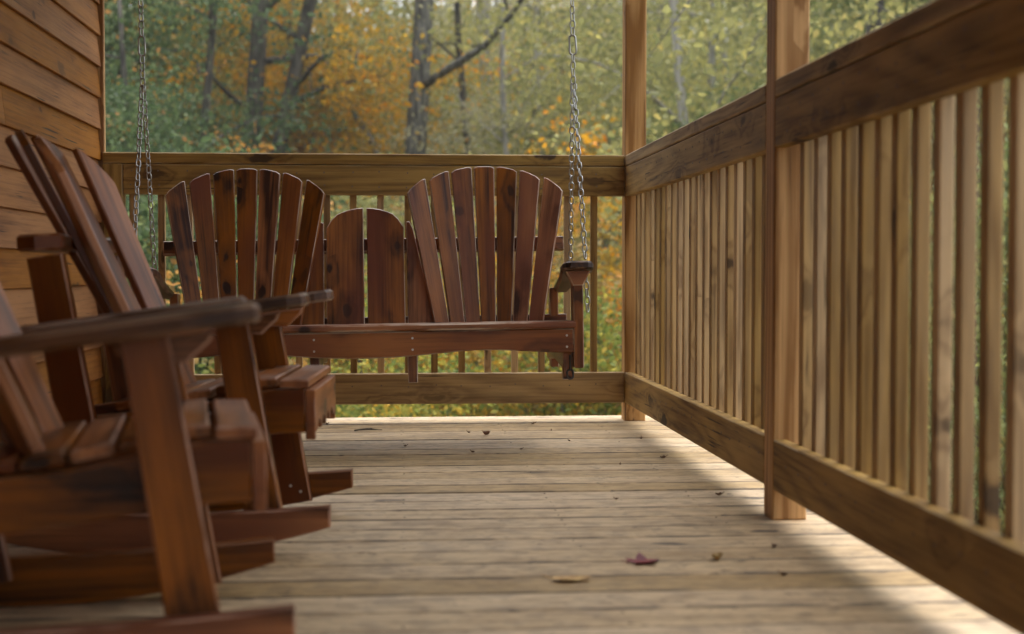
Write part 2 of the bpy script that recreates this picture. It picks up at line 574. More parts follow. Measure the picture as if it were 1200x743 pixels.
board(mb, (XW + 0.03, 5.25, EAVE + 0.055), (XR, 5.25, EAVE + 0.055), 0.11, 0.085, (0, 0, 1))
rr = mb.build('roof_beam', M_RAIL)
rr.parent = roof
rr.matrix_parent_inverse = Matrix.Translation(-Vector((0, 2, EAVE)))

# ------------------------------------------------------------------ posts
def post(x, y, label, group, w_=POST, d_=POST):
    mb = MB()
    prism(mb, rect(0, EAVE, -w_ / 2, w_ / 2), d_, frame((0, 0, 0), (0, 0, 1), (1, 0, 0)), 0.004)
    o = mb.build('porch_post', M_POST, loc=(x, y, 0.0))
    return tag(o, label, 'post', group)
PY2 = 3.555
PG = 'square wooden posts that carry the porch roof'
post(XR + POST / 2, YB + POST / 2, 'square pine post in the back right corner where both railings meet', PG)
post(XR + POST / 2, PY2 + POST / 2, 'nearer square pine post in the middle of the right railing, from floor to roof', PG)
post(XR + POST / 2, PY2 - 2.35 + POST / 2, 'square pine post of the right railing beside the camera, outside the frame', PG)
post(XR + POST / 2, PY2 - 4.70 + POST / 2, 'square pine post of the right railing behind the camera', PG)
mb = MB()
prism(mb, rect(0, 1.0755, -0.04, 0.04), 0.07, frame((0, 0, 0), (0, 0, 1), (1, 0, 0)), 0.004)
tag(mb.build('half_post', M_RAIL, loc=(XW + 0.0655, YB + 0.0355, 0.0)), 'short brown post against the cabin corner at the left end of the back railing', 'post')

# ------------------------------------------------------------------ railings
ZB0, ZB1 = 0.078, 0.207       # bottom rail
ZT0, ZT1 = 0.950, 1.073       # top rail board
ZC0, ZC1 = 1.077, 1.122       # cap strip
def railing(name, label, A, B, inward, pitch, first, bal_w=0.030, bal_t=0.028, cap_ext=0.0):
    """A, B: ends on the inner face; inward: unit vector towards the porch"""
    A, B = Vector(A), Vector(B)
    d = (B - A).normalized()
    out = -Vector(inward)
    L = (B - A).length
    root = empty(name, A)
    tag(root, label, 'railing', 'porch railings of rails and thin balusters')
    def bd(nm, z0, z1, t, push, ch=0.003, mat=M_RAIL, ins=0.001):
        mb = MB()
        a = out * (push + t / 2) + Vector((0, 0, (z0 + z1) / 2)) + d * ins
        b = a + d * (L - 2 * ins)
        if nm == 'cap_rail':
            a = a - d * cap_ext
        board(mb, a, b, z1 - z0, t, (0, 0, 1), ch)
        if nm in ('top_rail', 'bottom_rail'):       # nail heads, one or two at every baluster
            q = first
            while q < L - 0.02:
                for dz in ((-0.025, 0.03) if nm == 'top_rail' else (0.012,)):
                    c_ = a + d * (q - ins + random.uniform(-.006, .006)) - out * (t / 2) + Vector((0, 0, dz + random.uniform(-.006, .006)))
                    tube(mb, [c_ + out * 0.002, c_ - out * 0.0012], 0.0034, 7, mi=1)
                q += pitch
        return mb.build(nm, [mat, M_NAIL], root)
    bd('top_rail', ZT0, ZT1, 0.036, 0.0)
    bd('cap_rail', ZC0, ZC1, 0.075, -0.001, 0.004)
    bd('bottom_rail', ZB0, ZB1, 0.036, 0.0)
    bd('outer_rail', ZT0 + 0.03, ZT1 - 0.004, 0.013, 0.0368 + bal_t)
    s = first
    i = 0
    while s < L - 0.02:
        mb = MB()
        p = d * (s + random.uniform(-.002, .002)) + out * (0.0365 + bal_t / 2)
        board(mb, p + Vector((0, 0, 0.10)), p + Vector((random.uniform(-.0015, .0015), random.uniform(-.0015, .0015), ZT1 - 0.006)), bal_w, bal_t, d, 0.002)
        mb.build('baluster', M_BAL, root)
        s += pitch
        i += 1
    return root
IN_X = Vector((-1, 0, 0))
railing('porch_railing', 'back porch railing behind the hanging swing, from the cabin wall to the corner post',
        (XW + 0.107, YB, 0), (XR - 0.001, YB, 0), Vector((0, -1, 0)), 0.1128, 0.035, 0.028, cap_ext=0.082)
railing('porch_railing', 'far section of the right railing, between the corner post and the nearer post',
        (XR, PY2 + POST + 0.001, 0), (XR, YB + 0.0, 0), IN_X, 0.1095, 0.05, 0.034)
railing('porch_railing', 'near section of the right railing, running from the nearer post out of the frame',
        (XR, PY2 - 2.35 + POST + 0.001, 0), (XR, PY2 - 0.001, 0), IN_X, 0.1095, 0.06, 0.034)
railing('porch_railing', 'section of the right railing beside and behind the camera, outside the frame',
        (XR, PY2 - 4.70 + POST + 0.001, 0), (XR, PY2 - 2.35 - 0.001, 0), IN_X, 0.1095, 0.06, 0.034)

# ------------------------------------------------------------------ fan backs
def fan(root, mat, n, sb, st, wb, wt, L, arcV, k, origin, vdir, udir, bow=0.05, pw=2.0, bf=0.55, uc=0.0, T=0.02, nm='back_slat', ch=0.003, bar=None):
    """slats fanning out from the seat: u lateral, v up the back; outer slats come forward (bow) and turn in"""
    vdir = Vector(vdir).normalized()
    udir = Vector(udir).normalized()
    ndir = udir.cross(vdir).normalized()        # normal of the back
    for i in range(n):
        c = i - (n - 1) / 2
        ub, ut = c * sb, c * st
        fwd = bow * abs(c / ((n - 1) / 2)) ** pw
        ang = -math.atan2(pw * bow * (c / ((n - 1) / 2)), st * (n - 1) / 2) * 0.8
        a = Vector(origin) + udir * (ub + uc) + ndir * (fwd * bf)
        Lc = L - k * ut * ut
        b = Vector(origin) + udir * (ut + uc) + vdir * Lc + ndir * fwd
        ax = (b - a)
        LL = ax.length
        ax.normalize()
        lat = (udir * math.cos(ang) - ndir * math.sin(ang))
        out_ = [(0, -wb / 2), (0, wb / 2)]
        tp = []
        for q in range(7):
            y = wt / 2 - wt * q / 6
            rnd = 0.006 if q in (0, 6) else 0
            tp.append((LL - k * ((ut + y) ** 2 - ut * ut) - rnd, y))
        prism(mbx := MB(), out_ + tp, T, frame(a, ax, lat), ch)
        # screws where the slat crosses the back bars
        mbx.build(nm, mat, root)

# ------------------------------------------------------------------ porch swing
def stadium_link(mb, c, d, tw, Ll, Wl, r, seg=14, rn=6):
    d = Vector(d).normalized()
    s = d.cross(Vector((0.02, 1, 0.01)))
    if s.length < 1e-3:
        s = d.cross(Vector((1, 0, 0)))
    s.normalize()
    t = d.cross(s)
    side = s * math.cos(tw) + t * math.sin(tw)
    nrm = d.cross(side)
    vs, fs = [], []
    hw = Wl / 2 - r
    hl = Ll / 2 - r - hw
    for i in range(seg):
        a = 2 * math.pi * i / seg
        ca, sa = math.cos(a), math.sin(a)
        p = c + side * (hw * ca) + d * (hw * sa + (hl if sa >= 0 else -hl))
        rad = side * ca + d * sa
        for k_ in range(rn):
            b_ = 2 * math.pi * k_ / rn
            vs.append(p + rad * (r * math.cos(b_)) + nrm * (r * math.sin(b_)))
    for i in range(seg):
        for k_ in range(rn):
            j = (i + 1) % seg
            l_ = (k_ + 1) % rn
            fs.append([i * rn + k_, j * rn + k_, j * rn + l_, i * rn + l_])
    mb.add(vs, fs)

def chain(name, root, a, b, mat, pitch=0.0265, Ll=0.034, Wl=0.0235, r=0.0027, long_at=None, sag=0.0):
    a, b = Vector(a), Vector(b)
    mb = MB()
    L = (b - a).length
    d = (b - a).normalized()
    s = 0
    i = 0
    while s < L:
        t = s / L
        p = a.lerp(b, t) + Vector((0, 0, -sag * 4 * t * (1 - t)))
        dd = (d + Vector((0, 0, -sag * 4 * (1 - 2 * t) / L)) + Vector((random.uniform(-.07, .07), random.uniform(-.07, .07), 0))).normalized()
        if long_at is not None and abs(s - long_at) < pitch * 0.6:
            stadium_link(mb, p + d * 0.022, dd, 0.3, 0.078, 0.032, 0.0036)
            s += 0.0265 + 0.044
            i += 1
            continue
        stadium_link(mb, p, dd, (math.pi / 2) * (i % 2) + 0.55 + random.uniform(-.25, .25), Ll, Wl, r)
        s += pitch
        i += 1
    return mb.build(name, mat, root, smooth_=True)

SW = empty('porch_swing', (-0.119, 4.95, 0.0), (0, R(-0.85), R(0.0)))
tag(SW, 'two seat porch swing with fan slat backs, hung on steel chains before the back railing', 'swing')
def sp(name, mat=M_SWING, smooth_=False):
    """decorator-like helper returning a fresh builder"""
    return MB()
# seat boards
mb = MB()
out_ = []
hl = 0.735
for i in range(41):
    x = -hl + 2 * hl * i / 40
    s_ = abs(x) / hl
    zz = 0.331 + 0.014 * (0.5 - 0.5 * math.cos(2 * math.pi * min(1, max(0, (s_ - 0.12) / 0.88)))) + (0.008 if s_ > .5 else 0.016 * s_)
    out_.append((x, zz))
out_ += [(hl, 0.424), (-hl, 0.424)]
prism(mb, out_, 0.034, frame((0, 0.017, 0), (1, 0, 0), (0, 0, 1)), 0.004, gr=0.45)
fb = mb.build('seat_front_rail', M_SWING, SW)
screws([(x, -0.0005, z_) for x in (-.70, -.17, .17, .71) for z_ in (.36, .40)], (0, -1, 0), fb, 0.0042)
seat_prof = [(-0.012, 0.438), (0.055, 0.438), (0.122, 0.431), (0.189, 0.421), (0.256, 0.412), (0.323, 0.405), (0.390, 0.400), (0.457, 0.402)]
for i, (yy, zz) in enumerate(seat_prof):
    mb = MB()
    w_ = 0.058
    nxt = seat_prof[min(i + 1, len(seat_prof) - 1)]
    prv = seat_prof[max(i - 1, 0)]
    dirv = Vector((0, nxt[0] - prv[0], nxt[1] - prv[1]))
    prism(mb, rect(-0.742, 0.742, -w_ / 2, w_ / 2), 0.024, frame((0, yy + w_ / 2, zz), (1, 0, 0), dirv), 0.006)
    mb.build('seat_slat', M_SWING, SW)
for x in (-0.70, -0.17, 0.17, 0.715):
    mb = MB()
    o1 = [(0.036, 0.28), (0.036, 0.422), (0.19, 0.405), (0.40, 0.385), (0.56, 0.385), (0.60, 0.33), (0.55, 0.285), (0.30, 0.30)]
    prism(mb, o1, 0.036, frame((x, 0, 0), (0, 1, 0), (0, 0, 1)), 0.003)
    mb.build('seat_support', M_SWING, SW)
    mb = MB()
    board(mb, (x, 0.06, 0.415), (x - 0.0, 0.035, 0.243), 0.045, 0.034, (0, 1, 0), 0.003)
    mb.build('support_block', M_SWING, SW)
# back: leans 17 degrees
bo = Vector((0, 0.475, 0.385))
bv = Vector((0, math.sin(R(14)), math.cos(R(14))))
for s in (-1, 1):
    fan(SW, M_SWING, 7, 0.058, 0.0895, 0.0545, 0.0805, 0.672, 0, 1.15, bo, bv, (1, 0, 0), bow=0.045, uc=0.466 if s > 0 else -0.452)
# middle panel of two arched boards between two narrow ones
ndir = Vector((1, 0, 0)).cross(bv)
M = frame(bo - ndir * 0.0, bv, (-1, 0, 0))
def mid(pts):
    mb = MB()
    prism(mb, [(v, -u) for u, v in pts], 0.02, M, 0.003)
    mb.build('back_slat', M_SWING, SW)
def archv(u):
    return 0.508 - 2.1 * u * u - 14 * max(0, abs(u) - 0.10) ** 2
for s in (-1, 1):
    us = [0.006 + (0.149 - 0.006) * i / 7 for i in range(8)]
    pts = [(s * 0.006, 0.0), (s * 0.149, 0.0)] + [(s * u, archv(u)) for u in us[::-1]]
    mid(pts)
    pts = [(s * 0.158, 0.0), (s * 0.272, 0.0), (s * 0.184, 0.425), (s * 0.170, 0.452), (s * 0.158, 0.450)]
    mid(pts)
# bars behind the slats
for zc, name_ in ((0.365, 'back_bar'), (0.055, 'back_bar')):
    mb = MB()
    p = bo + bv * zc - ndir * 0.030
    board(mb, p + Vector((-0.77, 0, 0)), p + Vector((0.77, 0, 0)), 0.052, 0.034, bv, 0.003)
    mb.build(name_, M_SWING, SW)
# arms with posts
for s in (-1, 1):
    x = s * 0.752
    mb = MB()
    # seen from above: rounded paddle, narrow at the back
    L = 0.60
    out_ = []
    prof = [(0, 0.030), (0.012, 0.046), (0.04, 0.055), (0.10, 0.056), (0.20, 0.046), (0.32, 0.036), (0.48, 0.030), (L - 0.01, 0.028), (L, 0.018)]
    out_ = [(a, b_) for a, b_ in prof] + [(a, -b_) for a, b_ in prof[::-1]]
    prism(mb, out_, 0.030, frame((x, -0.05, 0.647), (0, 1, -0.155), (s * 1, 0, 0)), 0.007)
    arm = mb.build('armrest', M_ARM, SW)
    mb = MB()
    prism(mb, [(0.045, 0.0), (0.030, -0.028), (0.018, -0.055), (-0.018, -0.055), (-0.030, -0.028), (-0.045, 0.0)], 0.05,
          frame((x, 0.02, 0.628), (1, 0, 0), (0, 0, 1)), 0.004)
    mb.build('arm_bracket', M_SWING, SW)
    mb = MB()
    board(mb, (x, 0.035, 0.285), (x, 0.035, 0.622), 0.075, 0.036, (0, 1, 0), 0.003)
    mb.build('arm_post', M_SWING, SW)
    mb = MB()
    board(mb, (x - s * 0.030, 0.535, 0.255), (x - s * 0.030, 0.535, 0.560), 0.06, 0.032, (0, 1, 0), 0.003)
    mb.build('rear_post', M_SWING, SW)
    mat = M_STEEL
    xc = s * 0.782
    ap = (s * 0.778, 0.27, 1.315)
    chain('chain', SW, (s * 0.778, 0.27, EAVE + 0.01), ap, mat, long_at=0.945)
    chain('chain', SW, (s * 0.780, 0.262, 1.300), (xc, 0.02, 0.655), mat)
    chain('chain', SW, (s * 0.776, 0.278, 1.300), (xc, 0.47, 0.575), mat)
    chain('chain', SW, (xc + s * 0.006, 0.06, 0.625), (xc + s * 0.012, 0.065, 0.47), mat)
    mb = MB()
    stadium_link(mb, Vector((x - s * 0.03, 0.016, 0.262)), (0, 0, 1), 0.0, 0.04, 0.03, 0.004)
    tube(mb, [(x - s * 0.03, 0.016, 0.28), (x - s * 0.03, 0.016, 0.33)], 0.004)
    mb.build('eye_bolt', M_DARKSTEEL, SW)

# ------------------------------------------------------------------ rocking chairs
def make_rocker():
    root = empty('rocking_chair')
    V = Vector
    for s in (-1, 1):
        # runner
        mb = MB()
        top, bot = [], []
        for i in range(25):
            x = -0.93 * i / 24
            zb = 0.36 * (x + 0.42) ** 2
            zt = 0.094 + 0.09 * (x + 0.42) ** 2
            bot.append((x, zb))
            top.append((x, max(zt, zb + 0.042)))
        prism(mb, top + bot[::-1], 0.036, frame((0, s * 0.292, 0), (1, 0, 0), (0, 0, 1)), 0.003)
        mb.build('rocker_runner', M_CHAIR, root)
        # front leg
        mb = MB()
        yl = s * 0.254
        prism(mb, [(0, -0.043), (0.53, -0.037), (0.53, 0.037), (0, 0.043)], 0.034,
              frame((-0.145, yl, 0.028), (-0.085, 0, 0.53), (1, 0, 0)), 0.004)
        lg = mb.build('leg', M_CHAIR, root)
        screws([(-0.145 + a, yl - s * 0.0175, z_) for a, z_ in ((-.012, .075), (.014, .06))], (0, -s, 0), lg, 0.004)
        # rear leg carries the back rest bar
        mb = MB()
        prism(mb, [(0, -0.043), (0.63, -0.040), (0.63, 0.040), (0, 0.043)], 0.034,
              frame((-0.530, yl, 0.05), (-0.110, 0, 0.630), (1, 0, 0)), 0.004)
        mb.build('leg', M_CHAIR, root)
        # seat side board
        mb = MB()
        o_ = [(-0.062, 0.268), (-0.062, 0.368), (-0.14, 0.366), (-0.22, 0.350), (-0.32, 0.330), (-0.44, 0.318), (-0.60, 0.300), (-0.68, 0.285),
              (-0.68, 0.225), (-0.55, 0.222), (-0.40, 0.232), (-0.25, 0.252), (-0.12, 0.266)]
        prism(mb, o_, 0.034, frame((0, s * 0.219, 0), (1, 0, 0), (0, 0, 1)), 0.003)
        mb.build('seat_side_rail', M_CHAIR, root)
        # arm
        mb = MB()
        prof = [(0, 0.034), (0.010, 0.052), (0.04, 0.066), (0.12, 0.070), (0.24, 0.062), (0.38, 0.050), (0.55, 0.040), (0.66, 0.036), (0.675, 0.020)]
        prism(mb, prof + [(a, -b_) for a, b_ in prof[::-1]], 0.030, frame((-0.050, s * 0.272, 0.574), (-1, 0, -0.135), (0, 1, 0)), 0.007)
        mb.build('armrest', M_ARM, root)
        # bracket under the arm, inner side of the leg
        mb = MB()
        prism(mb, [(-0.080, 0.030), (0.075, 0.050), (0.070, 0.034), (0.034, 0.0), (-0.034, 0.0), (-0.078, 0.014)], 0.026,
              frame((-0.195, s * 0.223, 0.492), (1, 0, 0), (0, 0, 1)), 0.005)
        mb.build('arm_bracket', M_CHAIR, root)
    # seat slats
    prof = [(-0.058, 0.380), (-0.132, 0.381), (-0.206, 0.368), (-0.280, 0.353), (-0.354, 0.342), (-0.428, 0.334)]
    for i, (x, z_) in enumerate(prof):
        mb = MB()
        q = prof[min(i + 1, len(prof) - 1)]
        p0 = prof[max(i - 1, 0)]
        ln = 0.232 if i in (1, 2, 3) else 0.246
        prism(mb, rect(-ln, ln, -0.032, 0.032), 0.021, frame((x - 0.028, 0, z_), (0, 1, 0), (q[0] - p0[0], 0, q[1] - p0[1])), 0.004)
        mb.build('seat_slat', M_CHAIR, root)
    # scalloped front board
    mb = MB()
    o_ = [(-0.238, 0.365), (0.238, 0.365)]
    nsc = 64
    for i in range(nsc + 1):
        y_ = 0.238 - 0.476 * i / nsc
        t = abs(y_) / 0.238
        zz = 0.262 + 0.030 * abs(math.sin(math.pi * 2.5 * (t ** 1.0))) ** 0.7
        if t > 0.93:
            zz = 0.252
        o_.append((y_, zz))
    prism(mb, o_, 0.022, frame((-0.050, 0, 0), (0, 1, 0), (0, 0, 1)), 0.002)
    mb.build('seat_front_rail', M_CHAIR, root)
    # back
    ang = R(29)
    bv_ = Vector((-math.sin(ang), 0, math.cos(ang)))
    o0 = Vector((-0.428, 0, 0.30))
    # (udir, vdir) chosen so that the normal points forward (+x)
    fan(root, M_CHAIR, 5, 0.072, 0.096, 0.066, 0.088, 0.755, 0, 3.0, o0, bv_, (0, -1, 0) if Vector((0, -1, 0)).cross(bv_).x > 0 else (0, 1, 0), bow=0.100, pw=1.2, T=0.021, bf=0.38)
    mb = MB()
    prof = [(-0.300, 0.0), (-0.28, -0.045), (0.28, -0.045), (0.300, 0.0), (0.27, 0.05), (0.0, 0.02), (-0.27, 0.05)]
    prism(mb, prof, 0.038, frame((-0.650, 0, 0.700), (0, 1, 0), (1, 0, 0.05)), 0.006)
    mb.build('back_bar', M_CHAIR, root)
    mb = MB()
    board(mb, (-0.405, -0.20, 0.275), (-0.405, 0.20, 0.275), 0.07, 0.03, (-0.3, 0, 1), 0.003)
    mb.build('back_bar', M_CHAIR, root)
    mb = MB()
    board(mb, (-0.60, -0.236, 0.17), (-0.60, 0.236, 0.17), 0.07, 0.03, (0, 0, 1), 0.003)
    mb.build('stretcher', M_CHAIR, root)
    return root
CH2 = make_rocker()
CH2.location = (-0.140, 3.49, 0.001)
CH2.rotation_euler = (0, 0, R(-3.0))
tag(CH2, 'farther dark red brown rocking chair, its whole fan back showing against the siding', 'rocking chair', 'rocking chairs along the cabin wall')
CH1 = copy_tree(CH2)
CH1.location = (-0.207, 2.535, 0.001)
CH1.rotation_euler = (0, 0, R(8.0))
tag(CH1, 'nearest dark wooden rocking chair, cut off by the left edge of the picture', 'rocking chair', 'rocking chairs along the cabin wall')

# ------------------------------------------------------------------ fallen leaves on the deck
def leaf_obj(name, loc, rz, size, outline, cols, label, cat, curl=0.4, group=None):
    m, nt, b, out = new_mat(name + '_skin')
    tc = N(nt, 'ShaderNodeTexCoord')
    n = N(nt, 'ShaderNodeTexNoise')
    n.inputs['Scale'].default_value = 40
    nt.links.new(tc.outputs['Object'], n.inputs['Vector'])
    nt.links.new(mix_c(nt, smooth(nt, n.outputs[0], 0.35, 0.65), cols[0], cols[1]), b.inputs['Base Color'])
    b.inputs['Roughness'].default_value = 0.6
    mb = MB()
    c = Vector((0, 0, 0))
    rings = 5
    vs = []
    n_ = len(outline)
    def zf(x, y):
        return curl * (y * y * 2.2 + x * x * 0.7 + 0.12 * math.sin(x * 9) * y) * size + 0.0015
    for r_ in range(rings + 1):
        f = r_ / rings
        for (x, y) in outline:
            vs.append((x * f * size, y * f * size, zf(x * f, y * f)))
    fs = []
    for r_ in range(rings):
        for i in range(n_):
            j = (i + 1) % n_
            fs.append([r_ * n_ + i, r_ * n_ + j, (r_ + 1) * n_ + j, (r_ + 1) * n_ + i])
    nb = len(vs)
    vs2 = [(x, y, z + 0.0008) for x, y, z in vs]
    fs2 = [[i + nb for i in f[::-1]] for f in fs]
    mb.add(vs + vs2, fs + fs2)
    tube(mb, [(-0.5 * size, 0, zf(-.5, 0) + .001), (-0.75 * size, 0.02 * size, zf(-.6, 0) + .004)], 0.0012, 5)
    o = mb.build(name, m, loc=loc, smooth_=True)
    o.rotation_euler = (0, 0, rz)
    return tag(o, label, cat, group)
def oval(n=18, w=0.24):
    return [(0.5 * math.cos(2 * math.pi * i / n), w * math.sin(2 * math.pi * i / n) * (1 + 0.12 * math.cos(6 * math.pi * i / n))) for i in range(n)]
def maple(n=40):
    o = []
    for i in range(n):
        a = 2 * math.pi * i / n
        r = 0.30 + 0.20 * abs(math.cos(2.5 * a)) ** 2 + 0.03 * math.cos(15 * a)
        o.append((r * math.cos(a), r * math.sin(a)))
    return o
leaf_obj('fallen_leaf', (0.352, 2.885, 0.0), 0.10, 0.085, oval(), ((0.66, 0.44, 0.17), (0.42, 0.24, 0.08)), 'curled tan leaf on the deck, the one closest to the camera', 'leaf', 0.45, 'fallen leaves on the deck')
leaf_obj('fallen_leaf', (0.530, 3.05, 0.0), 0.4, 0.078, maple(), ((0.26, 0.022, 0.022), (0.14, 0.02, 0.03)), 'dark red maple leaf lying on the deck boards', 'leaf', 0.3, 'fallen leaves on the deck')
leaf_obj('fallen_leaf', (0.697, 3.07, 0.0), 1.2, 0.040, oval(w=0.3), ((0.40, 0.27, 0.09), (0.20, 0.11, 0.05)), 'small yellow brown leaf standing curled, right of the red leaf', 'leaf', 1.6, 'fallen leaves on the deck')
leaf_obj('fallen_leaf', (0.335, 5.48, 0.0), 0.9, 0.040, oval(w=0.3), ((0.22, 0.10, 0.05), (0.10, 0.05, 0.03)), 'small brown leaf on the pale far deck boards below the swing', 'leaf', 1.6, 'fallen leaves on the deck')
mb = MB()
tube(mb, [(-0.05, 0.0, 0.004), (0.0, 0.008, 0.007), (0.06, -0.006, 0.004)], [0.003, 0.0035, 0.0015], 6)
tube(mb, [(0.0, 0.008, 0.007), (0.03, 0.03, 0.008)], [0.002, 0.001], 5)
tw = mb.build('twig', BARK_DARK, loc=(-0.13, 5.66, 0.0))
tw.rotation_euler = (0, 0, 0.15)
tag(tw, 'thin dark twig on the far deck boards, left of the small brown leaf', 'twig')
crumbs = [(0.27, 5.55, .016), (0.255, 4.95, .016), (0.43, 5.02, .012), (0.02, 5.14, .014), (0.63, 5.25, .014), (0.60, 5.6, .012), (0.72, 4.6, .014), (0.60, 3.9, .014), (0.89, 4.75, .022), (0.91, 5.3, .02), (0.86, 3.2, .02), (0.90, 3.95, .022), (0.80, 2.9, .018), (0.55, 5.85, .02), (-0.3, 5.9, .02)]
for i, (x, y, s_) in enumerate(crumbs):
    o = leaf_obj('leaf_crumb', (x, y, 0.0), random.uniform(0, 6), s_, oval(10, 0.3), ((0.16, 0.08, 0.04), (0.07, 0.04, 0.025)),
                 'tiny dark crumb of dry leaf on the deck boards', 'leaf crumb', 1.5, 'dry leaf crumbs on the deck')

# ------------------------------------------------------------------ the wood
def leaves_mesh(name, centers, size, rnd, mat, flat=0.0, asp=0.62):
    n = len(centers)
    a = RNG.normal(size=(n, 3))
    a[:, 2] *= (1 - flat * 0.5)
    a /= np.linalg.norm(a, axis=1)[:, None]
    b = RNG.normal(size=(n, 3))
    b -= (a * b).sum(1)[:, None] * a
    b /= np.linalg.norm(b, axis=1)[:, None]
    nn = np.cross(a, b)
    sz = (size * RNG.uniform(0.6, 1.35, n))[:, None]
    v = np.empty((n, 6, 3), dtype=np.float32)
    lift = nn * sz * 0.12
    v[:, 0] = centers - a * sz * 0.5
    v[:, 1] = centers - a * sz * 0.12 + b * sz * asp * 0.5 + lift
    v[:, 2] = centers + a * sz * 0.22 + b * sz * asp * 0.38 + lift
    v[:, 3] = centers + a * sz * 0.5
    v[:, 4] = centers + a * sz * 0.22 - b * sz * asp * 0.38 + lift
    v[:, 5] = centers - a * sz * 0.12 - b * sz * asp * 0.5 + lift
    me = bpy.data.meshes.new(name)
    me.vertices.add(n * 6)
    me.vertices.foreach_set('co', v.reshape(-1))
    quads = np.array([[0, 1, 2, 3], [0, 3, 4, 5]])
    idx = (np.arange(n)[:, None, None] * 6 + quads[None]).reshape(-1)
    me.loops.add(len(idx))
    me.loops.foreach_set('vertex_index', idx.astype(np.int32))
    me.polygons.add(n * 2)
    me.polygons.foreach_set('loop_start', np.arange(0, n * 8, 4, dtype=np.int32))
    me.polygons.foreach_set('loop_total', np.full(n * 2, 4, dtype=np.int32))
    at = me.attributes.new('lr', 'FLOAT', 'POINT')
    at.data.foreach_set('value', np.repeat(np.clip(rnd, 0, 1).astype(np.float32), 6))
    me.materials.append(mat)
    me.update(calc_edges=True)
    me.validate()
    return me

def grow(rs, H, r0, lean=(0, 0), limbs=10, first=0.15, reach=0.35, rise=0.5, fork=None, wob=0.04):
    """returns wood MB and the list of points along the outer limbs"""
    mb = MB()
    tips = []
    n = 14
    def trunk(base, top, r0, r1, start=0.0):
        pts, rad = [], []
        w1, w2 = rs.uniform(-1, 1, 2) * wob * H
        for i in range(n + 1):
            t = i / n
            p = Vector(base).lerp(Vector(top), t) + Vector((math.sin(t * 4 + w1 * 9) * w1 * t, math.sin(t * 5 + w2 * 7) * w2 * t, 0))
            pts.append(p)
            flare = 1 + 0.5 * max(0, 1 - t * 9) if start == 0 else 1
            rad.append((r0 * (1 - t) + r1 * t) * flare)
        tube(mb, pts, rad, 10)
        return pts, rad
    base = (0, 0, -0.3)
    stems = [trunk(base, (lean[0], lean[1], H), r0, r0 * 0.22)]
    if fork:
        stems.append(trunk((fork[2] if len(fork) > 2 else fork[0] * 0.15, 0.05, -0.2), (fork[0], fork[1], H * 0.95), r0 * 0.8, r0 * 0.2, 0))
    for pts, rad in stems:
        for k in range(limbs):
            t = first + (1 - first) * (k + rs.uniform(0, 1)) / limbs
            i = min(n - 1, int(t * n))
            p = pts[i].lerp(pts[i + 1], t * n - i)
            az = rs.uniform(0, 2 * math.pi)
            Lb = reach * H * (1.15 - 0.6 * t) * rs.uniform(0.6, 1.15)
            up = rise * rs.uniform(0.3, 1.3)
            q = [p]
            dirv = Vector((math.cos(az), math.sin(az), up)).normalized()
            m_ = 6
            for j in range(1, m_ + 1):
                dirv = (dirv + Vector(rs.uniform(-1, 1, 3)) * 0.22).normalized()
                q.append(q[-1] + dirv * Lb / m_)
            rb = rad[i] * 0.42
            tube(mb, q, [rb * (1 - 0.85 * j / m_) for j in range(m_ + 1)], 6)
            tips += [(q[j], 0.5 + 0.5 * j / m_) for j in range(2, m_ + 1)]
            for j in range(2, m_ + 1):
                if rs.uniform() < 0.75:
                    d2 = (dirv + Vector(rs.uniform(-1, 1, 3)) * 0.9).normalized()
                    e1 = q[j] + d2 * Lb * 0.2
                    e2 = e1 + (d2 + Vector(rs.uniform(-1, 1, 3)) * 0.4).normalized() * Lb * 0.2
                    tube(mb, [q[j], e1, e2], [rb * 0.3, rb * 0.18, rb * 0.06], 5)
                    tips += [(e1, 0.9), (e2, 1.0)]
    grow.stems = [p for p, _r in stems]
    return mb, tips

def crown_pts(rs, tips, n_clump, per, sig, low=None):
    cs, rn = [], []
    for _ in range(n_clump):
        p, _w = tips[rs.integers(len(tips))]
        c = np.array(p) + rs.normal(size=3) * sig * np.array([1.1, 1.1, 0.7])
        if low is not None and c[2] < low:
            c[2] = low + rs.uniform(0, 0.6)
        m_ = int(per * rs.uniform(0.5, 1.5))
        q = c + rs.normal(size=(m_, 3)) * np.array([1.0, 1.0, 0.45]) * sig * rs.uniform(0.5, 1.0)
        cs.append(q)
        rn.append(np.clip(rs.uniform(0.12, 0.88) + rs.normal(size=m_) * 0.15, 0, 1))
    return np.concatenate(cs), np.concatenate(rn)

TREE_SRC = {}
def tree_source(key, seed, H, r0, bark_m, leaf_m, n_clump, per, sig, leaf_size, **kw):
    rs = np.random.default_rng(seed)
    low = kw.pop('low', None)
    clear = kw.pop('clear', 0)
    mb, tips = grow(rs, H, r0, **kw)
    pts, rn = crown_pts(rs, tips, n_clump, per, sig, low)
    thin = (pts[:, 2] > 8.5) & (rs.uniform(size=len(pts)) < 0.72)      # upper leaves dropped so more light reaches the foliage below
    pts, rn = pts[~thin], rn[~thin]
    if clear:               # the foliage leaves the trunks open towards the porch
        keep = np.ones(len(pts), bool)
        for st in grow.stems:
            zz = np.array([p.z for p in st]); xx_ = np.array([p.x for p in st])
            xi = np.interp(pts[:, 2], zz, xx_)
            keep &= ~((np.abs(pts[:, 0] - xi) < clear) & (pts[:, 1] < 0.4) & (rs.uniform(size=len(pts)) < 0.97))
        pts, rn = pts[keep], rn[keep]
    TREE_SRC[key] = dict(mb=mb, bark=bark_m, me=leaves_mesh('crown', pts, leaf_size, rn, leaf_m), wood=None)

